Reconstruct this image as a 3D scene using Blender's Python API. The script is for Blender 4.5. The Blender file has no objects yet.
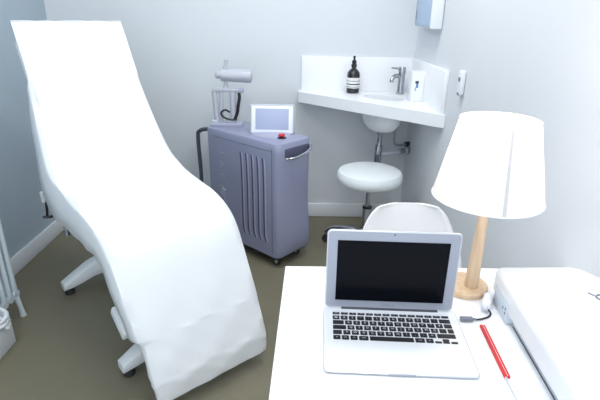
import bpy, bmesh, math, random
from mathutils import Vector, Matrix, Euler
random.seed(4)
PI = math.pi
SC = bpy.context.scene
COL = SC.collection

# ---------------------------------------------------------------- materials
def mat(name, col, rough=.5, metal=0., noise=0., nscale=20., bump=0., bscale=60., coat=0., trans=0., emit=None, spec=.5, sss=0.):
    m = bpy.data.materials.new(name); m.use_nodes = True
    nt = m.node_tree; b = nt.nodes['Principled BSDF']
    c = (*[((x/255.)/12.92 if x/255. <= .04045 else ((x/255.+.055)/1.055)**2.4) for x in col], 1)
    b.inputs['Base Color'].default_value = c
    b.inputs['Roughness'].default_value = rough
    b.inputs['Metallic'].default_value = metal
    b.inputs['Coat Weight'].default_value = coat
    b.inputs['Transmission Weight'].default_value = trans
    b.inputs['Specular IOR Level'].default_value = spec
    if emit:
        b.inputs['Emission Color'].default_value = (*emit[:3], 1); b.inputs['Emission Strength'].default_value = emit[3]
    tc = nt.nodes.new('ShaderNodeTexCoord')
    if noise:
        n = nt.nodes.new('ShaderNodeTexNoise'); n.inputs['Scale'].default_value = nscale; n.inputs['Detail'].default_value = 4
        nt.links.new(tc.outputs['Object'], n.inputs['Vector'])
        mx = nt.nodes.new('ShaderNodeMix'); mx.data_type = 'RGBA'
        mx.inputs[6].default_value = tuple(min(1, x*(1-noise)) for x in c[:3]) + (1,)
        mx.inputs[7].default_value = tuple(min(1, x*(1+noise)) for x in c[:3]) + (1,)
        nt.links.new(n.outputs['Fac'], mx.inputs[0]); nt.links.new(mx.outputs[2], b.inputs['Base Color'])
    if bump:
        n2 = nt.nodes.new('ShaderNodeTexNoise'); n2.inputs['Scale'].default_value = bscale; n2.inputs['Detail'].default_value = 3
        nt.links.new(tc.outputs['Object'], n2.inputs['Vector'])
        bp = nt.nodes.new('ShaderNodeBump'); bp.inputs['Strength'].default_value = bump; bp.inputs['Distance'].default_value = .01
        nt.links.new(n2.outputs['Fac'], bp.inputs['Height']); nt.links.new(bp.outputs['Normal'], b.inputs['Normal'])
    return m

M = dict(
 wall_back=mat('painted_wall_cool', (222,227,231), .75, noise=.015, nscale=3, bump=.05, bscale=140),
 wall_left=mat('painted_wall_left_shaded', (176,191,202), .8, noise=.015, nscale=3, bump=.05, bscale=140),  # left wall's shade is put into this darker base colour
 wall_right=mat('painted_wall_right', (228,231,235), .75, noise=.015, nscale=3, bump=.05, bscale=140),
 ceiling=mat('ceiling_paint', (240,240,240), .9, noise=.01),
 floor=mat('taupe_vinyl', (124,119,100), .5, noise=.06, nscale=9, bump=.04, bscale=200, spec=.35),
 skirting=mat('skirting_paint', (238,242,246), .4, noise=.01),
 white_lam=mat('white_laminate', (247,249,252), .35, noise=.005),
 paper=mat('white_paper', (236,239,242), .8, noise=.006, nscale=8, bump=.25, bscale=9),
 vinyl=mat('white_upholstery', (238,244,246), .45, noise=.01),
 steelwhite=mat('white_enamel', (236,240,243), .35, noise=.01),
 radiator=mat('radiator_enamel', (222,234,240), .3, noise=.01),
 chrome=mat('chrome', (178,181,186), .12, 1., noise=.02),
 steel=mat('brushed_steel', (190,192,196), .35, 1., noise=.05, nscale=60),
 black=mat('black_plastic', (24,25,28), .4, noise=.1),
 rubber=mat('dark_rubber', (45,45,48), .7, noise=.1),
 machine=mat('slate_plastic', (150,154,180), .42, noise=.03, nscale=6, bump=.03, bscale=300),
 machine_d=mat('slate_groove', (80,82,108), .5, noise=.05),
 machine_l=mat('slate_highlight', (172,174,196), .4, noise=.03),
 grey_tube=mat('grey_metal_tube', (105,110,120), .35, .7, noise=.05),
 lightgrey=mat('pale_grey_plastic', (205,210,220), .35, noise=.02),
 greyplas=mat('mid_grey_plastic', (190,193,203), .3, noise=.02),
 tabwhite=mat('white_bezel', (240,243,250), .35, noise=.01),
 tabscreen=mat('blue_screen', (150,160,190), .3, noise=.04, nscale=4, emit=(.36,.41,.55,.25)),
 red=mat('red_plastic', (214,40,48), .4, noise=.04),
 logo=mat('pale_logo', (172,176,198), .5, noise=.02),
 logo_g=mat('green_logo', (150,165,160), .5, noise=.02),
 ceramic=mat('ceramic', (240,243,246), .12, noise=.005, coat=.5),
 amber=mat('dark_amber_glass', (26,22,24), .12, noise=.1, coat=.6),
 label=mat('label_paper', (235,236,235), .6, noise=.01),
 label_d=mat('label_ink', (50,50,54), .6, noise=.05),
 blue=mat('blue_print', (70,130,190), .5, noise=.05),
 frost=mat('blue_tinted_plastic', (176,200,228), .25, noise=.04, nscale=5),
 alu=mat('aluminium', (205,208,214), .38, .55, noise=.01),
 alu_top=mat('aluminium_deck', (232,235,240), .45, .15, noise=.008),
 alu_bez=mat('aluminium_bezel', (160,165,178), .4, .3, noise=.01),
 hinge=mat('hinge_black', (60,64,74), .5, noise=.05),
 screen=mat('black_glass', (9,11,18), .14, noise=.05, nscale=2, spec=.08),
 key=mat('black_key', (28,29,34), .45, noise=.1),
 keyink=mat('key_ink', (225,228,235), .5, noise=.01),
 greyink=mat('grey_ink', (120,125,138), .5, noise=.01),
 wood=None, shade=None,
 chair=mat('white_shell_plastic', (247,247,248), .35, noise=.005),
 printer=mat('white_printer_plastic', (246,248,251), .35, noise=.006),
 printer_s=mat('pale_blue_grey_plastic', (214,223,233), .4, noise=.01),
 bulb=mat('bulb_glass', (255,240,215), .3, noise=.001, emit=(1,.8,.55,6)),
 panel=mat('light_diffuser', (255,255,255), .5, noise=.001, emit=(1,1,1,4)),
 pinkish=mat('pale_pink_plastic', (235,222,230), .4, noise=.01),
)
# beech wood with grain
m = bpy.data.materials.new('beech_wood'); m.use_nodes = True; nt = m.node_tree; b = nt.nodes['Principled BSDF']
tc = nt.nodes.new('ShaderNodeTexCoord'); mp = nt.nodes.new('ShaderNodeMapping'); mp.inputs['Scale'].default_value = (30, 30, 3)
n = nt.nodes.new('ShaderNodeTexNoise'); n.inputs['Scale'].default_value = 3; n.inputs['Detail'].default_value = 6
r = nt.nodes.new('ShaderNodeValToRGB'); r.color_ramp.elements[0].color = (.66,.46,.29,1); r.color_ramp.elements[1].color = (.80,.61,.42,1)
r.color_ramp.elements[0].position = .3; r.color_ramp.elements[1].position = .7
nt.links.new(tc.outputs['Object'], mp.inputs['Vector']); nt.links.new(mp.outputs['Vector'], n.inputs['Vector'])
nt.links.new(n.outputs['Fac'], r.inputs['Fac']); nt.links.new(r.outputs['Color'], b.inputs['Base Color']); b.inputs['Roughness'].default_value = .45
M['wood'] = m
# lamp shade fabric: diffuse + translucent
def fabric(name, col, tr):
    m = bpy.data.materials.new(name); m.use_nodes = True; nt = m.node_tree; nt.nodes.remove(nt.nodes['Principled BSDF'])
    out = nt.nodes['Material Output']; d = nt.nodes.new('ShaderNodeBsdfDiffuse'); t = nt.nodes.new('ShaderNodeBsdfTranslucent')
    tc = nt.nodes.new('ShaderNodeTexCoord'); w = nt.nodes.new('ShaderNodeTexNoise'); w.inputs['Scale'].default_value = 260
    nt.links.new(tc.outputs['Object'], w.inputs['Vector'])
    mx = nt.nodes.new('ShaderNodeMix'); mx.data_type = 'RGBA'; mx.inputs[6].default_value = (*[c*.97 for c in col], 1); mx.inputs[7].default_value = (*col, 1)
    nt.links.new(w.outputs['Fac'], mx.inputs[0]); nt.links.new(mx.outputs[2], d.inputs['Color']); nt.links.new(mx.outputs[2], t.inputs['Color'])
    s = nt.nodes.new('ShaderNodeMixShader'); s.inputs[0].default_value = tr
    nt.links.new(d.outputs[0], s.inputs[1]); nt.links.new(t.outputs[0], s.inputs[2]); nt.links.new(s.outputs[0], out.inputs['Surface'])
    return m
M['shade'] = fabric('shade_fabric', (.86,.85,.84), .4)
M['seam'] = fabric('shade_seam', (.62,.62,.64), .12)

# ---------------------------------------------------------------- mesh builder
class B:
    def __init__(s): s.bm = bmesh.new(); s.mats = []
    def _add(s, bm, mt, T=None):
        if T is not None: bm.transform(T)
        i = s.mi(mt)
        for f in bm.faces: f.material_index = i
        me = bpy.data.meshes.new('tmp'); bm.to_mesh(me); bm.free(); s.bm.from_mesh(me); bpy.data.meshes.remove(me)
    def mi(s, mt):
        if mt not in s.mats: s.mats.append(mt)
        return s.mats.index(mt)
    def box(s, c, size, mt, bev=0, seg=2, T=None, rz=0):
        bm = bmesh.new(); bmesh.ops.create_cube(bm, size=1)
        bm.transform(Matrix.Diagonal((*size, 1)))
        if bev: bmesh.ops.bevel(bm, geom=bm.edges[:], offset=bev, segments=seg, profile=.5, affect='EDGES')
        bm.transform(Matrix.Translation(c) @ Matrix.Rotation(rz, 4, 'Z'))
        s._add(bm, mt, T); return s
    def prism(s, poly, z0, z1, mt, bev=0, seg=3, T=None, vbev=0):
        bm = bmesh.new(); vs = [bm.verts.new((x, y, z0)) for x, y in poly]; f = bm.faces.new(vs)
        r = bmesh.ops.extrude_face_region(bm, geom=[f]); vv = [v for v in r['geom'] if isinstance(v, bmesh.types.BMVert)]
        bmesh.ops.translate(bm, verts=vv, vec=(0, 0, z1-z0)); bmesh.ops.recalc_face_normals(bm, faces=bm.faces[:])
        if vbev:
            e = [e for e in bm.edges if abs(e.verts[0].co.z-e.verts[1].co.z) > 1e-6]
            bmesh.ops.bevel(bm, geom=e, offset=vbev, segments=6, profile=.5, affect='EDGES')
        if bev:
            e = [e for e in bm.edges if abs(e.verts[0].co.z-e.verts[1].co.z) < 1e-6]
            bmesh.ops.bevel(bm, geom=e, offset=bev, segments=seg, profile=.5, affect='EDGES')
        s._add(bm, mt, T); return s
    def lathe(s, prof, mt, seg=32, c=(0,0,0), sc=(1,1), T=None):
        bm = bmesh.new(); rings = []
        for r, z in prof:
            if r < 1e-5: rings.append([bm.verts.new((c[0], c[1], c[2]+z))])
            else: rings.append([bm.verts.new((c[0]+r*sc[0]*math.cos(2*PI*k/seg), c[1]+r*sc[1]*math.sin(2*PI*k/seg), c[2]+z)) for k in range(seg)])
        for a, b_ in zip(rings, rings[1:]):
            for k in range(seg):
                k2 = (k+1) % seg
                if len(a) == 1 and len(b_) == 1: continue
                if len(a) == 1: bm.faces.new((a[0], b_[k], b_[k2]))
                elif len(b_) == 1: bm.faces.new((a[k], a[k2], b_[0]))
                else: bm.faces.new((a[k], a[k2], b_[k2], b_[k]))
        bmesh.ops.recalc_face_normals(bm, faces=bm.faces[:])
        s._add(bm, mt, T); return s
    def tube(s, pts, r, mt, seg=10, closed=False, T=None, flat=1.):
        bm = bmesh.new(); pts = [Vector(p) for p in pts]; n = len(pts); rings = []
        rr = r if isinstance(r, (list, tuple)) else [r]*n
        up = None
        for i, p in enumerate(pts):
            a = pts[(i-1) % n] if (closed or i) else pts[0]; b_ = pts[(i+1) % n] if (closed or i < n-1) else pts[-1]
            t = (b_-a).normalized()
            if up is None: up = Vector((0,0,1)) if abs(t.z) < .9 else Vector((1,0,0))
            up = (up - up.dot(t)*t)
            if up.length < 1e-4: up = t.orthogonal()
            up.normalize(); sd = t.cross(up)
            rings.append([bm.verts.new(p + rr[i]*(math.cos(2*PI*k/seg)*sd + flat*math.sin(2*PI*k/seg)*up)) for k in range(seg)])
        for i in range(n if closed else n-1):
            a = rings[i]; b_ = rings[(i+1) % n]
            for k in range(seg): bm.faces.new((a[k], a[(k+1) % seg], b_[(k+1) % seg], b_[k]))
        if not closed: bm.faces.new(rings[0]); bm.faces.new(rings[-1])
        bmesh.ops.recalc_face_normals(bm, faces=bm.faces[:])
        s._add(bm, mt, T); return s
    def grid(s, rows, mt, closed_u=False, cap=False, T=None):
        bm = bmesh.new(); R = [[bm.verts.new(p) for p in row] for row in rows]
        for a, b_ in zip(R, R[1:]):
            m_ = len(a)
            for k in range(m_ if closed_u else m_-1): bm.faces.new((a[k], a[(k+1) % m_], b_[(k+1) % m_], b_[k]))
        if cap: bm.faces.new(R[0]); bm.faces.new(R[-1])
        bmesh.ops.recalc_face_normals(bm, faces=bm.faces[:])
        s._add(bm, mt, T); return s
    def text(s, txt, size, T, mt, ext=.0004):
        cu = bpy.data.curves.new('lettering', 'FONT'); cu.body = txt; cu.size = size; cu.align_x = 'CENTER'; cu.align_y = 'CENTER'; cu.extrude = ext; cu.resolution_u = 2
        o = bpy.data.objects.new('lettering', cu); COL.objects.link(o); dg = bpy.context.evaluated_depsgraph_get()
        me = bpy.data.meshes.new_from_object(o.evaluated_get(dg)); bm = bmesh.new(); bm.from_mesh(me)
        COL.objects.unlink(o); bpy.data.objects.remove(o); bpy.data.curves.remove(cu); bpy.data.meshes.remove(me)
        s._add(bm, mt, T); return s
    def build(s, name, parent=None, smooth=35, loc=None):
        me = bpy.data.meshes.new(name)
        if loc is not None: s.bm.transform(Matrix.Translation(-Vector(loc)))
        s.bm.to_mesh(me); s.bm.free()
        for k in s.mats: me.materials.append(M[k])
        if smooth:
            for p in me.polygons: p.use_smooth = True
            me.set_sharp_from_angle(angle=math.radians(smooth))
        o = bpy.data.objects.new(name, me); COL.objects.link(o)
        if loc is not None: o.location = loc
        if parent: o.parent = parent
        return o
def thing(name, label, cat, loc=(0,0,0), rz=0, group=None):
    o = bpy.data.objects.new(name, None); COL.objects.link(o); o.location = loc; o.rotation_euler = (0,0,rz); o.empty_display_size = .05
    return tag(o, label, cat, group)
def tag(o, label, cat, group=None):
    o['label'] = label; o['category'] = cat
    if group: o['group'] = group
    return o
def struct(o): o['kind'] = 'structure'; return o
def smoothpath(P, n=6, closed=False):
    P = [tuple(p) for p in P]; out = []; N = len(P)
    for i in range(N if closed else N-1):
        g = lambda j: P[j % N] if closed else P[max(0, min(N-1, j))]
        a, b_, c, d = g(i-1), g(i), g(i+1), g(i+2)
        for k in range(n):
            t = k/n
            out.append(tuple(.5*((2*b_[q])+(-a[q]+c[q])*t+(2*a[q]-5*b_[q]+4*c[q]-d[q])*t*t+(-a[q]+3*b_[q]-3*c[q]+d[q])*t**3) for q in range(len(b_))))
    if not closed: out.append(P[-1])
    return out

# ---------------------------------------------------------------- the room
XL, XR, YB, YF, ZC = -1.60, .785, 3.228, -1.6, 2.6
struct(B().box(((XL+XR)/2, (YB+YF)/2, -.05), (XR-XL+.2, YB-YF+.2, .1), 'floor').build('floor'))
struct(B().box(((XL+XR)/2, (YB+YF)/2, ZC+.05), (XR-XL+.2, YB-YF+.2, .1), 'ceiling').build('ceiling'))
struct(B().box(((XL+XR)/2, YB+.05, ZC/2), (XR-XL, .1, ZC), 'wall_back').build('wall_back'))
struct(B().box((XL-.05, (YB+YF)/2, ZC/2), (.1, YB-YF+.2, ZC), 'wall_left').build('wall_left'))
struct(B().box((XR+.05, (YB+YF)/2, ZC/2), (.1, YB-YF+.2, ZC), 'wall_right').build('wall_right'))
def skirting(name, c, size, side):
    b = B(); b.box(c, size, 'skirting', bev=.004)
    struct(b.build(name))
skirting('baseboard_back', ((XL+XR)/2, YB-.008, .053), (XR-XL-.004, .015, .104), 'b')
skirting('baseboard_left', (XL+.008, (YB+YF)/2-.01, .053), (.015, YB-YF-.04, .104), 'l')
skirting('baseboard_right', (XR-.008, (YB+YF)/2-.01, .053), (.015, YB-YF-.04, .104), 'r')

# ---------------------------------------------------------------- treatment chair
TH = -.862; Lx = Vector((math.cos(TH), math.sin(TH), 0)); Wx = Vector((-Lx.y, Lx.x, 0))
bed_loc = -2.0*Lx + .731*Wx
bed = thing('treatment_chair', 'white upholstered reclining treatment chair with raised backrest on an enamelled four-armed base', 'treatment chair', bed_loc, TH)
def cushion(P, hw, th, mt='vinyl', rnd=.02):
    """P: list of (x,z) of the top surface; th thickness below it, rounded edges"""
    rows = []; n = len(P); N = []
    for i in range(n):
        a = P[max(0, i-1)]; b_ = P[min(n-1, i+1)]; t = Vector((b_[0]-a[0], b_[1]-a[1])).normalized(); N.append(Vector((-t.y, t.x)))
    ins = [0]*n
    for i in range(n):
        x, z = P[i]; nn = N[i] if N[i].y > 0 or abs(N[i].y) < .99 else N[i]
        nn = Vector((abs(N[i].x) if True else 0, abs(N[i].y)))  # top faces forward and up
        h = hw[i]; row = []
        e = 0
        if i == 0 or i == n-1: e = rnd
        for (yy, dd) in [(-h+e, rnd), (-h+e+rnd*.3, rnd*.3), (-h+rnd+e, 0), (0, -.0), (h-rnd-e, 0), (h-rnd*.3-e, rnd*.3), (h-e, rnd), (h-e, th-rnd), (h-rnd-e, th), (-h+rnd+e, th), (-h+e, th-rnd)]:
            if e: dd = dd + (rnd if dd < th/2 else -rnd)*.6
            row.append((x-nn.x*dd, yy, z-nn.y*dd))
        rows.append(row)
    return B().grid(rows, mt, closed_u=True, cap=True)
def lin(a, b_, n): return [(a[0]+(b_[0]-a[0])*k/n, a[1]+(b_[1]-a[1])*k/n) for k in range(n+1)]
bp = lin((-.526,1.343), (-.235,.885), 8)+[(-.20,.845),(-.165,.815)]
cushion(bp, [.238]*len(bp), .075).build('backrest', bed)
sp = [(-.14,.775),(-.10,.755),(-.04,.732),(.08,.700),(.20,.688),(.30,.675),(.375,.648)]
cushion(sp, [.25]*7, .12).build('seat', bed)
lp = [(.40,.630),(.44,.605),(.47,.560)]+lin((.495,.520), (.608,.305), 6)
cushion(lp, [.245]*len(lp), .075).build('leg_rest', bed)
fp = lin((.620,.272), (.663,.155), 4)
cushion(fp, [.232]*5, .06).build('foot_rest', bed)
# steel frame below
b = B()
b.box((0,0,0), (.54,.36,.035), 'steelwhite', bev=.008, T=Matrix.Translation((.12,0,.55)) @ Matrix.Rotation(math.radians(4),4,'Y'))
for y in (-.15,.15):
    b.tube([(-.14,y,.58),(-.30,y,.80),(-.50,y,1.12)], .014, 'steelwhite')
    b.tube([(.36,y,.54),(.45,y,.40),(.56,y,.20)], .014, 'steelwhite')
b.build('frame', bed)
b = B(); b.box((.0,0,.33), (.20,.16,.44), 'steelwhite', bev=.03, seg=4); b.build('pedestal', bed)
b = B(); b.box((-.02,0,.10),(.86,.11,.07),'steelwhite',bev=.02,seg=4); b.build('base_beam', bed)
b = B(); b.box((0,0,0),(.13,.10,.05),'steelwhite',bev=.008,T=Matrix.Translation((.405,-.215,.285)) @ Matrix.Rotation(math.radians(35),4,'Y')); b.build('side_plate', bed)
def arm(sx, sy):
    b = B(); rows = []; X0 = -.42 if sx < 0 else .37
    P2 = smoothpath([(X0,0,.115,.045,.045),(X0,sy*.10,.112,.042,.042),(X0,sy*.19,.078,.036,.034),(X0,sy*.265,.052,.030,.020)], 5)
    for x, y, z, w, h in P2:
        row = []
        for k in range(16):
            a = 2*PI*k/16; ca, sa = math.cos(a), math.sin(a)
            row.append((x+w*math.copysign(abs(ca)**.4, ca), y, z+h*math.copysign(abs(sa)**.4, sa)))
        rows.append(row)
    b.grid(rows, 'steelwhite', closed_u=True, cap=True); o = b.build('leg', bed)
    B().lathe([(0,0),(.024,0),(.026,.01),(.022,.025),(.012,.035),(0,.035)], 'rubber', 20, (X0, sy*.235, 0)).build('foot', o)
for sx in (-1,1):
    for sy in (-1,1): arm(sx, sy)
# adjusting lever and catch on the left side at the hinge
b = B()
b.tube([(-0.353, -0.27, 0.572), (-0.285, -0.29, 0.579), (-0.313, -0.29, 0.503)], .006, 'black')
b.tube([(-0.397, -0.29, 0.469), (-0.264, -0.29, 0.515), (-0.186, -0.28, 0.547), (-0.173, -0.28, 0.529)], .007, 'black'); b.build('lever', bed)
b = B(); b.box((-0.433, -0.27, 0.558), (.03,.02,.055), 'steelwhite', bev=.005); b.build('bracket', bed)
b = B(); b.tube(smoothpath([(-0.17, -0.26, 0.514), (-0.057, -0.27, 0.524), (0.027, -0.26, 0.514), (0.072, -0.24, 0.497)],4), .009, 'black')
b.tube([tuple(Vector([(-0.17, -0.26, 0.514), (-0.057, -0.27, 0.524), (0.027, -0.26, 0.514), (0.072, -0.24, 0.497)][1])+Vector((0,-.005,.02))),tuple(Vector([(-0.17, -0.26, 0.514), (-0.057, -0.27, 0.524), (0.027, -0.26, 0.514), (0.072, -0.24, 0.497)][1])+Vector((.01,-.005,-.025)))], .012, 'chrome'); b.build('adjusting_rod', bed)

# paper / sheet cover : follows the chair, drapes over the sides below the headrest
K = [ # x, z, right halfwidth, left halfwidth, right drape, left drape
 (-.532,1.360,.255,.240,.003,.003), (-.527,1.354,.256,.240,.004,.004), (-.476,1.267,.257,.240,.004,.004), (-.426,1.18,.257,.240,.004,.004), (-.40,1.135,.258,.242,.01,.01), (-.378,1.097,.260,.250,.04,.045), (-.33,1.020,.263,.262,.07,.10),
 (-.216,.883,.264,.282,.08,.195), (-.105,.783,.264,.298,.09,.235), (-.0,.737,.264,.294,.09,.195), (.086,.716,.264,.288,.09,.165), (.20,.701,.264,.286,.09,.150), (.306,.686,.264,.285,.09,.135),
 (.407,.648,.264,.280,.09,.125), (.479,.578,.264,.280,.09,.12), (.56,.424,.262,.274,.08,.10), (.608,.328,.261,.266,.07,.085), (.622,.298,.259,.250,.055,.05),
 (.648,.232,.259,.247,.05,.045), (.670,.175,.259,.247,.05,.045), (.680,.145,.258,.246,.045,.04), (.682,.105,.257,.242,.035,.03), (.680,.062,.255,.237,.03,.02)]
Q = smoothpath(K, 5)
rows = []
for i, (x, z, hr, hl, dR, dL) in enumerate(Q):
    a = Q[max(0,i-1)]; c = Q[min(len(Q)-1,i+1)]; t = Vector((c[0]-a[0], c[1]-a[1])).normalized(); nn = Vector((-t.y, t.x))
    row = []
    def side(h, dr, sg):
        rr = min(.016, max(.001, dr*.4)); wob = .002*math.sin(i*.9+sg)*min(1, dr/.05)
        return [(sg*(h+wob), dr*(1+.02*math.sin(i*.8+sg))), (sg*(h+wob*.5), rr+(dr-rr)*.5), (sg*h, rr), (sg*(h-rr*.3), rr*.3)]
    for y, d in side(hl, dL, -1): row.append((x-nn.x*d, y, z-nn.y*d))
    for k in range(1, 16):
        u = -1+2*k/16; h = hr if u > 0 else hl
        w = .0015*math.sin(u*7+i*.45)+.0012*math.sin(u*13-i*.8)
        row.append((x-nn.x*w, u*(h-.010), z-nn.y*w))
    for y, d in reversed(side(hr, dR, 1)): row.append((x-nn.x*d, y, z-nn.y*d))
    rows.append(row)
b = B(); b.grid(rows, 'paper'); 
cov = b.build('paper_sheet', None, smooth=60)
cov.location = bed_loc; cov.rotation_euler = (0,0,TH)
sm = cov.modifiers.new('thick', 'SOLIDIFY'); sm.thickness = .003; sm.offset = 1
tag(cov, 'white disposable paper sheet draped over the whole length of the treatment chair', 'sheet')

# ---------------------------------------------------------------- laser machine on casters
MU = -math.atan2(.67,.74)
mc = thing('laser_machine', 'slate grey wheeled laser machine with grooved side panel, standing behind the treatment chair', 'laser machine', (-.216,2.735,0), MU)
b = B()
prof = [(.07,.300),(.085,.312),(.14,.322),(.22,.318),(.32,.304),(.45,.300),(.60,.302),(.70,.305),(.745,.303),(.757,.297),(.76,.285)]
rows = []
for z, xe in prof:
    ins = .0 if z < .74 else (.303-xe)*.8
    y0, y1 = -.15+ins, .128-ins; r_ = .035; x0 = -.322+ins
    bul = max(0, xe-.304)
    row = []
    for cx, cy, a0 in [(xe-r_, y1-r_, 0), (x0+r_, y1-r_, 90), (x0+r_, y0+r_, 180), (xe-bul*.75-r_, y0+r_, 270)]:
        for k in range(7):
            a = math.radians(a0+15*k); row.append((cx+r_*math.cos(a), cy+r_*math.sin(a), z))
    rows.append(row)
b.grid(rows, 'machine', closed_u=True, cap=True)
# panel seam near the front corner
b.box((.255,-.1503,.41), (.003,.0015,.64), 'machine_d')
b.box((0,-.1503,.715), (.5,.0012,.002), 'machine_d')
b.build('body', mc)
b = B()
for k in range(5):
    xg = .005+.046*k
    pts = smoothpath([(xg-.006,-.150,.665),(xg,-.151,.63),(xg+.004,-.151,.50),(xg+.004,-.151,.34),(xg+.006,-.151,.20),(xg+.022,-.150,.155)], 5)
    b.tube(pts, .0065, 'machine_d', 8)  # dark strip paints in the groove's shade
    b.tube([(p[0]+.009, p[1], p[2]) for p in pts], .004, 'machine_l', 8)  # pale strip paints in the highlight along the groove
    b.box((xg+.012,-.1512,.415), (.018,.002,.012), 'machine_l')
b.build('vent_grooves', mc)
b = B()
Tl = lambda x, z, rot: Matrix.Translation((x,-.1512,z)) @ Matrix.Rotation(PI/2,4,'X') @ Matrix.Rotation(rot,4,'Z')
for c_, z_ in (('L',.62),('A',.555),('E',.48)):
    b = B(); b.text(c_, .058, Tl(-.175,z_,-PI/2), 'logo'); b.build('letter', mc)
b = B()
for k, (dx, dz, rr) in enumerate([(-.012,.0,.033),(.004,-.006,.026),(.018,-.004,.018)]):
    pts = [(-.172+dx+rr*.55*math.cos(a), -.1515, .375+dz+rr*math.sin(a)) for a in [math.radians(60+ (190)*q/10) for q in range(11)]]
    b.tube(pts, [.002+.005*math.sin(PI*q/10) for q in range(11)], 'logo_g' if k == 0 else 'logo', 8)
b.tube([(-.172,-.1515,.35),(-.16,-.1515,.325),(-.14,-.1515,.31)], .002, 'logo', 6)
b.build('emblem', mc)
# end handle
b = B(); b.box((.300,-.0,.700), (.012,.20,.055), 'machine_d', bev=.005); b.build('handle_recess', mc)
b = B(); b.tube(smoothpath([(.298,-.085,.672),(.325,-.06,.674),(.338,0,.684),(.335,.07,.700),(.300,.115,.712)],5), .011, 'chrome', 12, flat=.7); b.build('front_handle', mc)
b = B(); b.tube(smoothpath([(-.29,-.11,.735),(-.345,-.12,.735),(-.405,-.13,.715),(-.425,-.132,.67),(-.420,-.13,.45),(-.418,-.13,.30),(-.38,-.12,.25),(-.30,-.11,.24)],5), .013, 'grey_tube', 12); b.build('push_handle', mc)
b = B(); b.box((0,-.012,.062), (.56,.24,.03), 'black', bev=.006); b.build('underframe', mc)
for x, y in ((.245,-.10),(.235,.08),(-.25,-.10),(-.25,.08)):
    b = B(); b.box((x,y,.052),(.035,.04,.02),'black',bev=.004); b.build('caster_fork', mc)
    b = B(); 
    T = Matrix.Translation((x,y,.026)) @ Matrix.Rotation(.5,4,'Z') @ Matrix.Rotation(PI/2,4,'X')
    for o_ in (-.016,.006):
        b.lathe([(0,o_),(.012,o_),(.022,o_),(.026,o_+.003),(.026,o_+.009),(.022,o_+.012),(.010,o_+.012),(0,o_+.010)], 'rubber', 24, T=T)
    b.lathe([(0,-.019),(.011,-.018),(.011,.021),(0,.022)], 'steel', 16, T=T)
    b.build('caster', mc)
# touch screen
Ts = Matrix.Translation((.100,.008,.750)) @ Matrix.Rotation(-MU-.02,4,'Z')
tr = B(); tr.lathe([(0,0),(.11,0),(.115,.004),(.10,.012),(.07,.015),(0,.015)], 'machine_l', 40, T=Matrix.Translation((.09,.01,.757)), sc=(1.1,.9)); tr.build('screen_base', mc)
tilt = Ts @ Matrix.Translation((0,0,.008)) @ Matrix.Rotation(math.radians(-14),4,'X')
b = B(); b.box((0,.012,.086), (.262,.03,.172), 'greyplas', bev=.013, seg=4, T=tilt); sc_h = b.build('touch_screen', mc)
b = B(); b.box((0,-.004,.083), (.240,.010,.154), 'tabwhite', bev=.004, T=tilt); b.build('bezel', sc_h)
b = B(); b.box((0,-.0085,.086), (.192,.004,.120), 'tabscreen', bev=.001, T=tilt); b.build('display', sc_h)
b = B(); b.lathe([(0,0),(.026,0),(.026,.005),(.022,.007),(0,.007)], 'black', 24, c=(.205,-.02,.759)); b.lathe([(.010,0),(.010,.006),(.018,.009),(.019,.014),(.015,.018),(0,.019)], 'red', 24, c=(.205,-.02,.765)); b.build('emergency_stop_button', mc)
# handpiece and its cradle  (local offsets from machine centre)
def ml(x, y, z):   # world to machine-local
    d = Vector((x, y, 0))-Vector((-.216,2.735,0)); c, s_ = math.cos(MU), math.sin(MU)
    return (d.x*c+d.y*s_, -d.x*s_+d.y*c, z)
hy = 2.895
def W(x, z, dy=0): return ml(x, hy+dy, z)
b = B()
b.box(W(-.425,.768), (.20,.10,.02), 'machine_l', bev=.006, rz=-MU)
b.lathe([(0,0),(.028,0),(.028,.012),(.02,.016),(0,.016)], 'lightgrey', 20, c=W(-.395,.775)); b.lathe([(0,0),(.022,0),(.022,.012),(.016,.016),(0,.016)], 'lightgrey', 20, c=W(-.50,.775))
b.build('cradle_base', mc)
for x, x2, r_ in ((-.485,-.497,.017),(-.462,-.455,.014),(-.385,-.385,.021)):
    b = B(); b.tube([W(x,.775), W(x2,.965)], r_, 'greyplas', 14)
    b.build('cradle_post', mc)
b = B(); b.box(W(-.415,.975), (.185,.035,.022), 'greyplas', bev=.006, rz=-MU); b.box(W(-.335,.972), (.035,.04,.026), 'logo', bev=.006, rz=-MU); b.build('cradle_bar', mc)
b = B()
p0, p1 = Vector(W(-.455,1.062)), Vector(W(-.262,1.056)); ax = (p1-p0)
def along(t): return tuple(p0+ax*t)
b.tube([along(-.16),along(-.10),along(-.08),along(-.0),along(.02),along(.9),along(.97),along(1.)], [.016,.024,.024,.022,.036,.040,.034,.014], 'greyplas', 20)
hp = b.build('handpiece', mc)
b = B(); b.tube([W(-.425,1.09),W(-.422,1.12),W(-.415,1.15)], [.015,.012,.013], 'greyplas', 12); b.build('trigger', hp)
b = B(); b.tube([W(-.428,.985),W(-.425,1.01),W(-.425,1.04)], [.018,.011,.014], 'greyplas', 12); b.build('handpiece_mount', hp)
b = B()
b.tube(smoothpath([W(-.345,.96,-.02),W(-.343,.93,-.025),W(-.352,.88,-.025),W(-.358,.84,-.02),W(-.375,.80,-.02)],5), .010, 'black', 10)
b.tube(smoothpath([W(-.36,.80,-.03),W(-.40,.80,-.04),W(-.44,.815,-.04),W(-.455,.84,-.04),W(-.43,.86,-.04),W(-.40,.845,-.04)],5), .006, 'black', 8)
b.build('cable', mc)

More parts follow.
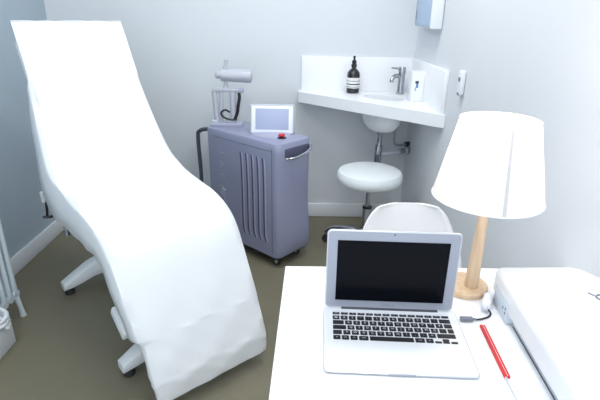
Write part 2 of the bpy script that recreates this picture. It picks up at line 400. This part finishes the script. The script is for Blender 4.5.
# ---------------------------------------------------------------- corner basin counter
cn = thing('corner_counter', 'white corner washbasin counter fixed to the back and right walls with upstand', 'counter', (.785,3.228,.862))
ox, oy = .785, 3.228
poly = [(.016,3.226),(.783,3.226),(.783,2.435),(.016,3.150)]
cx, cy, ra, rb, ang = .548, 2.968, .138, .090, math.radians(-43)
b = B()
# worktop with an oval opening
bm = bmesh.new(); NS = 48
ov = [(cx+ra*math.cos(2*PI*k/NS)*math.cos(ang)-rb*math.sin(2*PI*k/NS)*math.sin(ang), cy+ra*math.cos(2*PI*k/NS)*math.sin(ang)+rb*math.sin(2*PI*k/NS)*math.cos(ang)) for k in range(NS)]
def hit(px, py, dx, dy):
    best = 1e9; n_ = len(poly)
    for i in range(n_):
        (ax_, ay_), (bx_, by_) = poly[i], poly[(i+1) % n_]; ex, ey = bx_-ax_, by_-ay_; den = dx*ey-dy*ex
        if abs(den) < 1e-9: continue
        t = ((ax_-px)*ey-(ay_-py)*ex)/den; u = ((ax_-px)*dy-(ay_-py)*dx)/den
        if t > 0 and -1e-6 <= u <= 1+1e-6: best = min(best, t)
    return (px+dx*best, py+dy*best)
angs = [math.atan2(y-cy, x-cx) for x, y in ov] 
outer = []
for (x, y) in ov: outer.append(hit(cx, cy, x-cx, y-cy))
for cpt in poly:   # snap nearest outer sample to each corner
    j = min(range(NS), key=lambda q: (outer[q][0]-cpt[0])**2+(outer[q][1]-cpt[1])**2); outer[j] = cpt
zt, zb = .930, .862
rows = [[(x,y,zb) for x,y in ov],[(x,y,zt) for x,y in ov],[(x,y,zt) for x,y in outer],[(x,y,zb) for x,y in outer],[(x,y,zb) for x,y in ov]]
bm.free()
rel = Vector((.785,3.228,.862))
b.grid(rows, 'white_lam', closed_u=True)
b.bm.transform(Matrix.Translation(-rel)); b.build('worktop', cn, smooth=30)
b = B(); b.box((.407,3.217,1.041), (.745,.02,.222), 'white_lam', bev=.002); b.box((.774,2.84,1.041), (.02,.75,.222), 'white_lam', bev=.002)
b.bm.transform(Matrix.Translation(-rel)); b.build('upstand', cn)
b = B()
bowl = [(1.02,0),(1.0,-.006),(.97,-.03),(.88,-.08),(.70,-.115),(.40,-.135),(.12,-.14),(.12,-.150),(.42,-.147),(.74,-.128),(.95,-.09),(1.06,-.03),(1.10,-.0),(1.02,0)]
rows = [[(cx+r*(ra*math.cos(2*PI*k/NS)*math.cos(ang)-rb*math.sin(2*PI*k/NS)*math.sin(ang)), cy+r*(ra*math.cos(2*PI*k/NS)*math.sin(ang)+rb*math.sin(2*PI*k/NS)*math.cos(ang)), .861+z) for k in range(NS)] for r, z in bowl]
b.grid(rows, 'ceramic', closed_u=True); b.lathe([(0,.003),(.018,.003),(.020,0),(.020,-.012),(0,-.012)], 'chrome', 24, c=(cx,cy,.861-.141))
b.bm.transform(Matrix.Translation(-rel)); b.build('basin', cn, smooth=60)
# waste trap
tp = thing('sink_drain', 'chrome bottle trap and waste pipe running under the corner basin to the wall', 'drain pipe', (cx,cy,.52))
rel2 = Vector((cx,cy,.52))
b = B(); b.tube([(cx,cy,.722),(cx,cy,.70)], .026, 'chrome', 18); b.tube([(cx,cy,.70),(cx-.004,cy,.60)], .016, 'chrome', 14); b.tube([(cx-.004,cy,.62),(cx-.005,cy,.50)], .024, 'chrome', 18)
b.bm.transform(Matrix.Translation(-rel2)); b.build('trap', tp)
b = B(); b.tube([(cx,cy,.565),(cx+.05,cy+.015,.560),(.78,3.115,.55)], .014, 'lightgrey', 14); b.tube([(.70,3.06,.553),(.74,3.09,.552)], .019, 'chrome', 14); b.tube([(.762,3.104,.55),(.783,3.118,.549)], .026, 'chrome', 18)
b.bm.transform(Matrix.Translation(-rel2)); b.build('waste_pipe', tp)
b = B(); b.tube(smoothpath([(cx+.02,cy+.01,.70),(.62,3.01,.705),(.655,3.04,.69),(.66,3.05,.62),(.70,3.08,.595),(.783,3.14,.590)],5), .008, 'steel', 10); b.tube([(.755,3.12,.590),(.783,3.14,.590)], .017, 'black', 14); b.tube([(.66,3.045,.70),(.66,3.06,.86)], .006, 'black', 8)
b.bm.transform(Matrix.Translation(-rel2)); b.build('overflow_hose', tp)
# faucet
fc = thing('faucet', 'chrome single lever mixer tap standing behind the oval basin', 'tap', (.684,3.12,.93))
b = B(); b.lathe([(0,0),(.028,0),(.028,.006),(.023,.010),(.021,.02),(.021,.13),(.024,.134),(.024,.165),(.020,.172),(0,.174)], 'chrome', 28); b.build('body', fc)
b = B(); b.tube(smoothpath([(-.005,-.005,.105),(-.03,-.02,.118),(-.055,-.035,.115),(-.070,-.045,.098),(-.072,-.047,.080)],5), [.014]*10+[.0125]*11, 'chrome', 14); b.build('spout', fc)
b = B(); b.tube([(-.01,-.005,.158),(-.04,-.02,.165),(-.075,-.035,.168)], [.008,.006,.005], 'chrome', 10); b.build('lever', fc)
# amber soap bottle
bt = thing('soap_bottle', 'dark amber glass soap bottle with banded white label on the counter', 'bottle', (.374,3.14,.93))
b = B(); b.lathe([(0,0),(.038,0),(.042,.004),(.042,.118),(.039,.132),(.026,.148),(.016,.156),(.015,.168),(0,.168)], 'amber', 36); b.build('glass_body', bt)
b = B(); b.lathe([(.0424,.034),(.0428,.034),(.0428,.100),(.0424,.100)], 'label', 36)
for z0, z1 in ((.056,.063),(.041,.044),(.078,.081)): b.lathe([(.0430,z0),(.0432,z0),(.0432,z1),(.0430,z1)], 'label_d', 36)
b.build('label', bt)
b = B(); b.lathe([(0,.166),(.017,.166),(.018,.170),(.018,.180),(.012,.185),(.0155,.193),(.014,.203),(.007,.210),(.006,.220),(.008,.224),(.008,.231),(.004,.235),(0,.235)], 'black', 24); b.build('dropper_cap', bt)
# small carton
ct = thing('wipes_carton', 'white carton with small blue mark standing beside the tap against the right upstand', 'carton', (.726,2.875,.93), 0)
b = B(); b.box((0,0,.088), (.080,.085,.176), 'tabwhite', bev=.004); b.build('box', ct)
b = B(); b.box((-.010,-.0435,.115), (.020,.001,.014), 'label_d'); b.box((-.008,-.0437,.095), (.012,.001,.026), 'blue'); b.box((-.016,-.0435,.075), (.008,.001,.02), 'logo'); b.build('printed_mark', ct)
b = B(); b.box((.033,-.0435,.085), (.004,.001,.13), 'pinkish'); b.build('edge_strip', ct)
# towel dispenser
dp = thing('towel_dispenser', 'white wall mounted dispenser with blue tinted window above the basin', 'dispenser', (.785,2.875,1.350))
b = B(); b.box((-.012,0,.17), (.022,.37,.34), 'lightgrey', bev=.004); b.build('back_plate', dp)
b = B(); b.box((-.036,.0,.165), (.062,.365,.325), 'frost', bev=.012, seg=3); b.box((-.0675,.15,.06), (.001,.02,.05), 'greyink'); b.build('window_cover', dp)
b = B(); b.box((-.036,-.186,.165), (.066,.014,.340), 'steelwhite', bev=.006, seg=3); b.build('side_cover', dp)
# wall plate
wp = thing('wall_intercom', 'slim white wall handset with round button to the right of the counter', 'wall switch', (.785,2.235,1.068))
b = B(); b.box((-.012,0,.056), (.022,.048,.112), 'tabwhite', bev=.008, seg=3); b.build('housing', wp)
b = B(); b.lathe([(0,0),(.010,0),(.010,.003),(0,.004)], 'greyink', 20, T=Matrix.Translation((-.023,0,.072)) @ Matrix.Rotation(-PI/2,4,'Y')); b.build('button', wp)
b = B(); b.box((-.014,0,.006), (.020,.030,.014), 'greyink', bev=.003); b.build('bottom_clip', wp)

# ---------------------------------------------------------------- round stool
st = thing('round_stool', 'round white padded stool on chrome gas lift in front of the basin', 'stool', (.452,2.69,0))
b = B(); b.lathe([(0,.456),(.12,.456),(.172,.461),(.190,.473),(.198,.492),(.197,.518),(.186,.536),(.163,.545),(.08,.551),(0,.552)], 'vinyl', 56); b.build('seat', st)
b = B(); b.lathe([(0,.444),(.09,.444),(.10,.455),(0,.455)], 'black', 32); b.build('seat_plate', st)
b = B(); b.lathe([(.014,.30),(.014,.445)], 'chrome', 20); b.lathe([(0,.075),(.027,.075),(.027,.29),(.025,.312),(.018,.316),(.014,.316)], 'steel', 24); b.lathe([(.0275,.295),(.0285,.295),(.0285,.310),(.0275,.310)], 'black', 24)
b.build('gas_lift', st)
for k in range(5):
    a = math.radians(154+72*k); c, s_ = math.cos(a), math.sin(a)
    b = B(); b.tube(smoothpath([(.0,.0,.115),(.06*c,.06*s_,.132),(.16*c,.16*s_,.128),(.24*c,.24*s_,.102),(.275*c,.275*s_,.070)],4), [.024-.010*q/16 for q in range(17)], 'chrome', 14, flat=.7); lg = b.build('leg', st)
    b = B(); T = Matrix.Translation((.265*c,.265*s_,.026)) @ Matrix.Rotation(a+1,4,'Z') @ Matrix.Rotation(PI/2,4,'X')
    for o_ in (-.017,.005): b.lathe([(0,o_),(.022,o_),(.026,o_+.003),(.026,o_+.009),(.022,o_+.012),(0,o_+.012)], 'rubber', 20, T=T)
    b.tube([(.265*c,.265*s_,.026),(.265*c,.265*s_,.07)], .006, 'steel', 8); b.build('caster', lg)

# ---------------------------------------------------------------- white shell chair
ch = thing('shell_chair', 'white moulded shell chair facing the desk from the far side', 'chair', (.405,1.36,0))
S = [(.210,.786,.090),(.209,.783,.103),(.207,.776,.114),(.202,.763,.128),(.195,.742,.143),(.182,.70,.162),(.157,.61,.194),(.125,.53,.205),(.085,.475,.215),(.02,.45,.215),(-.08,.445,.212),(-.17,.452,.205),(-.21,.45,.19)]
rows = []
for y, z, h in smoothpath(S, 4):
    row = []
    for k in range(17):
        u = -1+2*k/16
        cur = .03*(abs(u)**2.2)
        back = max(0, min(1, (z-.47)/.15))
        row.append((u*h, y-cur*back*1.2, z+cur*(1-back)))
    rows.append(row)
b = B(); b.grid(rows, 'chair'); sh = b.build('shell', ch, smooth=60)
sm = sh.modifiers.new('thick','SOLIDIFY'); sm.thickness = .008; sm.offset = 0
for sx in (-1,1):
    for sy in (-1,1):
        b = B(); b.tube([(sx*.12,sy*.09,.45),(sx*.20,sy*.18,.0)], [.018,.011], 'wood', 12); b.build('leg', ch)
b = B(); b.tube([(-.12,-.09,.435),(.12,.09,.435)], .008, 'black'); b.tube([(.12,-.09,.435),(-.12,.09,.435)], .008, 'black'); b.build('cross_brace', ch)

# ---------------------------------------------------------------- desk
dk = thing('desk', 'white desk in the foreground with laptop and lamp on it', 'desk', (.37,.75,0))
T_ = Matrix.Identity(4)
b = B()
zt = .74
b.prism([(-.024,1.184),(.780,1.184),(.780,.20),(-.064,.20)], zt-.028, zt, 'white_lam', bev=.0015)
b.bm.transform(Matrix.Translation((-.37,-.75,0))); b.build('desktop', dk, smooth=30)
for x, y in ((.03,1.10),(.72,1.10),(0.0,.27),(.72,.27)):
    b = B(); b.box((x-.37,y-.75,(zt-.028)/2), (.045,.045,zt-.028), 'steelwhite', bev=.004); b.build('leg', dk)
b = B(); b.box((.375-.37,1.10-.75,.67), (.64,.02,.07), 'steelwhite', bev=.003); b.build('apron', dk)

# ---------------------------------------------------------------- laptop
LR = math.radians(-2.8)
lt = thing('laptop', 'open silver laptop with black screen and black keys on the desk', 'laptop', (.226,.850,.74), LR)
LW, LD = .316, .214
b = B()
rows = []
def rrect(w, d, r, z, n=5):
    row = []
    for cx_, cy_, a0 in [(w/2-r,d/2-r,0),(-w/2+r,d/2-r,90),(-w/2+r,-d/2+r,180),(w/2-r,-d/2+r,270)]:
        for k in range(n+1):
            a = math.radians(a0+90*k/n); row.append((cx_+r*math.cos(a), cy_+r*math.sin(a), z))
    return row
def wedge(y): return .0045+.0105*(y+LD/2)/LD
base = []
for (f_, ins) in ((0,.006),(.35,.001),(.8,0),(1,.0008)):
    base.append([(x, y, .0015+wedge(y)*f_) for x, y, _ in rrect(LW-2*ins, LD-2*ins, .011, 0)])
b.grid(base, 'alu', closed_u=True, cap=True)
b.build('base', lt, smooth=50)
tz = lambda y: .0015+wedge(y)
slope = math.atan2(.0105, LD)
Tk = lambda x, y, dz=0: Matrix.Translation((x, y, tz(y)+dz)) @ Matrix.Rotation(slope,4,'X')
b = B(); b.prism([(p[0],p[1]) for p in rrect(LW-.005, LD-.005, .010, 0)], 0, .0006, 'alu_top', T=Tk(0,0,-.0002)); deck = b.build('keyboard_deck', lt, smooth=30)
# notch at the front lip
b = B(); b.box((0,-LD/2+.001,tz(-LD/2)-.001), (.055,.004,.0022), 'alu_bez', bev=.001); b.build('front_notch', lt)
b = B(); b.box((0,0,0), (.098,.062,.0003), 'alu_top', bev=.0, T=Tk(0,-.062,.0005)); tpd = b.build('trackpad', deck)
# keys
rowsK = [
 (.079,.0075,[('esc',1)]+[('F%d'%k,1) for k in range(1,13)]+[('',1)]),
 (.0635,.0135,[(c,1) for c in '@&2"\'(#6!90)-']+[('',1.5)]),
 (.0465,.0135,[('',1.5)]+[(c,1) for c in 'AZERTYUIOP^$']+[('',1.1)]),
 (.0295,.0135,[('',1.75)]+[(c,1) for c in 'QSDFGHJKLM%`']+[('',.85)]),
 (.0125,.0135,[('',1.2)]+[(c,1) for c in '<WXCVBN?.:=']+[('',2.3)]),
]
KL, KR = -.138, .138
for (y, h, ks) in rowsK:
    tot = sum(w for _, w in ks); u = (KR-KL)/tot; x = KL
    for c, w in ks:
        xc = x+u*w/2; x += u*w
        b = B(); b.box((0,0,.0009), (u*w-.0032, h, .0018), 'key', bev=.0008, seg=1, T=Tk(xc,y,.0004))
        if c: b.text(c, .0085 if h > .01 else .0035, Tk(xc,y,.0024), 'keyink', .0001)
        b.build('key', deck, smooth=0)
x = KL; u = (KR-KL)/14.5
for c, w, kind in (('fn',1,0),('ctrl',1,0),('alt',1,0),('cmd',1.25,0),('',5.25,0),('cmd',1.25,0),('alt',1,0),('<',.92,1),('v',.92,2),('>',.92,1)):
    xc = x+u*w/2; x += u*w; y = -.0045
    hs = [(y,.0135)] if kind == 0 else ([(y-.0036,.0062)] if kind == 1 else [(y-.0036,.0062),(y+.0036,.0062)])
    for yy, h in hs:
        b = B(); b.box((0,0,.0009), (u*w-.0032, h, .0018), 'key', bev=.0008, seg=1, T=Tk(xc,yy,.0004))
        if c and kind == 0: b.text(c, .0042, Tk(xc,yy,.0024), 'keyink', .0001)
        b.build('key', deck, smooth=0)
# lid
HY = LD/2-.006; LH = .205
lidT = Matrix.Translation((-.003,HY,.0165)) @ Matrix.Rotation(math.radians(-1.0),4,'X')
UR = Matrix.Rotation(PI/2,4,'X')  # flat plate in XY -> upright XZ facing -y
def plate(b, w, h, r, y0, y1, mt, zc, bev=0):
    b.prism([(p[0],p[1]) for p in rrect(w, h, r, 0)], 0, y1-y0, mt, bev=bev, seg=2, T=lidT @ Matrix.Translation((0,y1,zc)) @ UR)
b = B(); plate(b, .305, LH, .011, -.0005, .005, 'alu', LH/2+.002, .0012); lid = b.build('lid', lt, smooth=40)
b = B(); plate(b, .299, LH-.006, .009, -.0012, -.0004, 'alu_bez', LH/2+.002); bz = b.build('bezel', lid)
b.__init__(); plate(b, .256, .158, .001, -.0018, -.0011, 'screen', .023+.160/2); b.build('screen', lid)
b = B(); b.text('MacBook Air', .0058, lidT @ Matrix.Translation((0,-.0013,.0125)) @ UR, 'greyink', .0001); b.build('lettering', lid)
b = B(); b.lathe([(0,0),(.0018,0),(.0018,.0005),(0,.0006)], 'black', 12, T=lidT @ Matrix.Translation((0,-.0012,LH-.006)) @ UR); b.build('webcam', lid)
b = B(); b.tube([(-.115,HY+.001,.0165),(.115,HY+.001,.0165)], .0048, 'hinge', 14); b.build('hinge', lt)
# charger
pc = thing('charging_cable', 'grey plug and dark cable at the right side of the laptop', 'cable', (.44,.93,.74))
rel = Vector((.44,.93,.74))
def Z(x, y, z): return (x-rel.x, y-rel.y, z-rel.z)
b = B(); b.box((0,0,0), (.030,.012,.008), 'greyink', bev=.002, T=Matrix.Translation(Z(.413,.930,.7475)) @ Matrix.Rotation(LR,4,'Z')); b.tube([Z(.426,.929,.7475),Z(.437,.930,.7465)], [.004,.002], 'greyink', 8); b.build('plug', pc)
b = B(); b.tube(smoothpath([Z(.436,.930,.7455),Z(.452,.936,.743),Z(.472,.945,.743),Z(.482,.957,.744),Z(.478,.965,.750)],6), .0022, 'black', 8); b.build('cord', pc)
ad = thing('power_adapter', 'small white power adapter lying between the lamp base and the printer', 'adapter', (.485,.994,.74), math.radians(-28))
b = B(); b.box((0,0,.013), (.022,.058,.026), 'tabwhite', bev=.007, seg=4); b.build('body', ad)
b = B(); b.box((0,-.033,.013), (.012,.012,.010), 'lightgrey', bev=.002); b.build('connector', ad)

# ---------------------------------------------------------------- red pencil
pn = thing('red_pencil', 'flat red pencil with a pale stripe lying to the right of the laptop', 'pencil', (.4365,.826,.74), -math.atan2(.011,.166))
PT = Matrix.Identity(4)
b = B(); b.box((-.0006,0,.003), (.0066,.170,.006), 'red', bev=.0010); b.box((.0056,0,.003), (.0050,.170,.006), 'red', bev=.0010); b.build('barrel', pn)
b = B(); b.box((.0029,0,.0046), (.0007,.166,.003), 'label'); b.build('stripe', pn)
b = B(); b.tube([(-.001,-.085,.003),(-.001,-.10,.0026),(.0,-.155,.0022)], [.0026,.0014,.0010], 'lightgrey', 8); b.build('tip', pn)

# ---------------------------------------------------------------- table lamp
lm = thing('table_lamp', 'lit table lamp with white tapered shade, wooden stem and round wooden base', 'lamp', (.470,1.066,.74))
b = B(); b.lathe([(0,0),(.058,0),(.060,.003),(.060,.013),(.057,.016),(0,.016)], 'wood', 56, c=(-.014,.012,0)); b.build('base', lm)
b = B(); b.lathe([(0,.015),(.0180,.015),(.0175,.03),(.0110,.24),(.0105,.29),(0,.29)], 'wood', 28); b.build('stem', lm)
b = B(); b.lathe([(0,.288),(.014,.288),(.014,.33),(0,.33)], 'label', 20)
for k in range(3):
    a = math.radians(30+120*k); b.tube([(.012*math.cos(a),.012*math.sin(a),.325),(.112*math.cos(a),.112*math.sin(a),.325+.058)], .0012, 'steel', 6)
b.build('bulb_holder', lm)
b = B(); b.lathe([(0,.33),(.012,.332),(.014,.345),(.028,.375),(.030,.395),(.022,.415),(0,.422)], 'bulb', 24); b.build('bulb', lm)
b = B(); z0, z1, r0, r1 = .268, .458, .130, .0885
b.lathe([(r0,z0),(r0+(r1-r0)*.33,z0+(z1-z0)*.33),(r0+(r1-r0)*.66,z0+(z1-z0)*.66),(r1,z1)], 'shade', 72)
sd = b.build('lamp_shade', lm, smooth=60)
b = B()
for r_, z_, nm in ((r0,z0,'bottom_rim'),(r1,z1,'top_rim')):
    b = B(); b.tube([(r_*math.cos(2*PI*k/72), r_*math.sin(2*PI*k/72), z_) for k in range(72)], .0018, 'label', 6, closed=True); b.build(nm, sd)
b = B(); a0 = math.atan2(-1.066,-.470)+math.radians(19)
rows = [[((r0+.001+(r1-r0)*t)*math.cos(a0+da*(1+.3*t)), (r0+.001+(r1-r0)*t)*math.sin(a0+da*(1+.3*t)), z0+(z1-z0)*t) for da in (-.033,-.01,.01,.033)] for t in (0,.25,.5,.75,1)]
b.grid(rows, 'seam'); b.build('seam', sd)
pl = bpy.data.lights.new('lamp_bulb_light', 'POINT'); pl.energy = 1.0; pl.color = (1,.83,.62); pl.shadow_soft_size = .03
lo = bpy.data.objects.new('lamp_bulb_light', pl); lo.location = (.470,1.066,.74+.36+.08); COL.objects.link(lo)

# ---------------------------------------------------------------- printer
pr = thing('printer', 'white printer with rounded corners at the right of the desk against the wall', 'printer', (.512,1.045,.74), math.radians(-4))
rel = Vector((.512,1.045,0))
b = B()
P = [(.512,1.045),(.722,1.064),(.778,.985),(.768,.36),(.512,.36)]
b.prism([(x-rel.x, y-rel.y) for x, y in P], .022, .088, 'printer', vbev=.022, bev=.014, seg=5); b.build('lid_body', pr, smooth=50)
b = B()
P = [(.527,1.035),(.715,1.052),(.768,.975),(.76,.37),(.527,.37)]
b.prism([(x-rel.x, y-rel.y) for x, y in P], .0, .030, 'printer_s', vbev=.01, bev=.002, seg=1); b.build('base', pr, smooth=50)
b = B(); b.box((.523-rel.x,.965-rel.y,.030), (.026,.095,.058), 'printer_s', bev=.004); b.box((.5095-rel.x,.93-rel.y,.036),(.0015,.005,.005),'greyink'); b.box((.5095-rel.x,.945-rel.y,.030),(.0015,.005,.005),'greyink'); b.box((.5095-rel.x,.93-rel.y,.024),(.0015,.005,.004),'greyink'); b.build('port_block', pr)
b = B(); b.box((.5262-rel.x,.65-rel.y,.0008), (.0015,.52,.0016), 'hinge'); b.build('bottom_gap_shade', pr)  # dark strip painted in for the shade under the printer edge
b = B(); b.tube([(.712-rel.x+.014*math.cos(a), .915-rel.y+.012*math.sin(a), .0885) for a in [math.radians(60+k*18) for k in range(14)]], .0022, 'greyink', 6); b.tube([(.688-rel.x,.933-rel.y,.0885),(.697-rel.x,.922-rel.y,.0885)], .002, 'greyink', 6); b.build('emblem', pr)

# ---------------------------------------------------------------- radiator
rd = thing('column_radiator', 'white tubular column radiator at the left wall', 'radiator', (-1.43,1.80,0))
for k in range(10):
    y = .158-.046*k
    b = B()
    for x in (-.075,0,.075):
        b.tube([(x,y,.13),(x,y,.62)], .0135, 'radiator', 12)
    b.tube([(-.085,y,.125),(.085,y,.125)], .021, 'radiator', 12); b.tube([(-.085,y,.625),(.085,y,.625)], .021, 'radiator', 12)
    b.build('column_section', rd)
for y in (.155,-.24):
    b = B(); b.tube([(-.085,y,.105),(.085,y,.105)], .012, 'radiator', 10)
    for sx in (-1,1): b.tube([(sx*.078,y,.11),(sx*.088,y,.05),(sx*.092,y,.0)], [.014,.011,.015], 'radiator', 10)
    b.build('foot', rd)
b = B(); b.tube([(-.165,.0,.55),(-.07,.0,.55)], .012, 'radiator', 10); b.tube([(-.165,-.15,.55),(-.07,-.15,.55)], .012, 'radiator', 10); b.build('wall_bracket', rd)

# ---------------------------------------------------------------- white box with coiled tubing
bx = thing('storage_box', 'low white box on the floor in front of the radiator', 'box', (-1.37,1.575,0))
b = B(); b.box((0,0,.058),(.21,.37,.115),'steelwhite',bev=.003); b.build('body', bx)
b = B(); b.box((0,0,.118),(.214,.374,.006),'lightgrey',bev=.002); b.build('lid', bx)
tb = B()
pts = []
for k in range(60):
    a = 2*PI*k/20; pts.append((-1.330+.090*math.cos(a), 1.690+.066*math.sin(a), .131+.022*k/20))
tb.tube(pts,   .0105, 'steelwhite', 10)
tag(tb.build('coiled_hose', None, smooth=60, loc=(-1.330,1.690,.121)), 'white hose coiled on top of the low box', 'hose')

# ---------------------------------------------------------------- lights
for k, (x, y) in enumerate(((.2,2.1),(-.9,2.1),(.2,.5),(-.9,.5))):  # out-of-view ceiling panels, added to light the room
    cl = thing('added_ceiling_light', ['added unseen square ceiling panel above the basin','added unseen square ceiling panel above the treatment chair','added unseen square ceiling panel above the desk','added unseen square ceiling panel by the left wall'][k], 'ceiling light', (x,y,ZC-.03), 0, 'added square ceiling panels')
    b = B(); b.box((0,0,.012), (.42,.42,.03), 'steelwhite', bev=.003); b.build('frame', cl)
    b = B(); b.box((0,0,-.006), (.38,.38,.006), 'panel'); b.build('diffuser', cl)
    l = bpy.data.lights.new('added_panel_light', 'AREA'); l.shape = 'SQUARE'; l.size = .36; l.energy = [11,5,9,3][k]; l.color = (.97,.985,1)
    o = bpy.data.objects.new('added_panel_light', l); o.location = (x,y,ZC-.045); COL.objects.link(o)
w = bpy.data.worlds.new('daylight'); SC.world = w; w.use_nodes = True
bg = w.node_tree.nodes['Background']; bg.inputs['Color'].default_value = (.86,.93,1,1); bg.inputs['Strength'].default_value = 2.1

# ---------------------------------------------------------------- camera
cam = bpy.data.cameras.new('camera'); co = bpy.data.objects.new('camera', cam); COL.objects.link(co); SC.camera = co
cam.sensor_width = 36; cam.lens = 36*469/600; cam.clip_start = .02
V = Vector((280-300, -(1370-200), -469.)).normalized(); upc = -V
Yd = Vector((297-300, -(12-200), -469.)); Yc = (Yd-Yd.dot(upc)*upc).normalized(); Xc = Yc.cross(upc)
R3 = Matrix((Xc, Yc, upc))
co.matrix_world = Matrix.Translation((0,0,1.42)) @ R3.to_4x4()
SC.view_settings.view_transform = 'Standard'; SC.view_settings.look = 'None'; SC.view_settings.exposure = 0.15
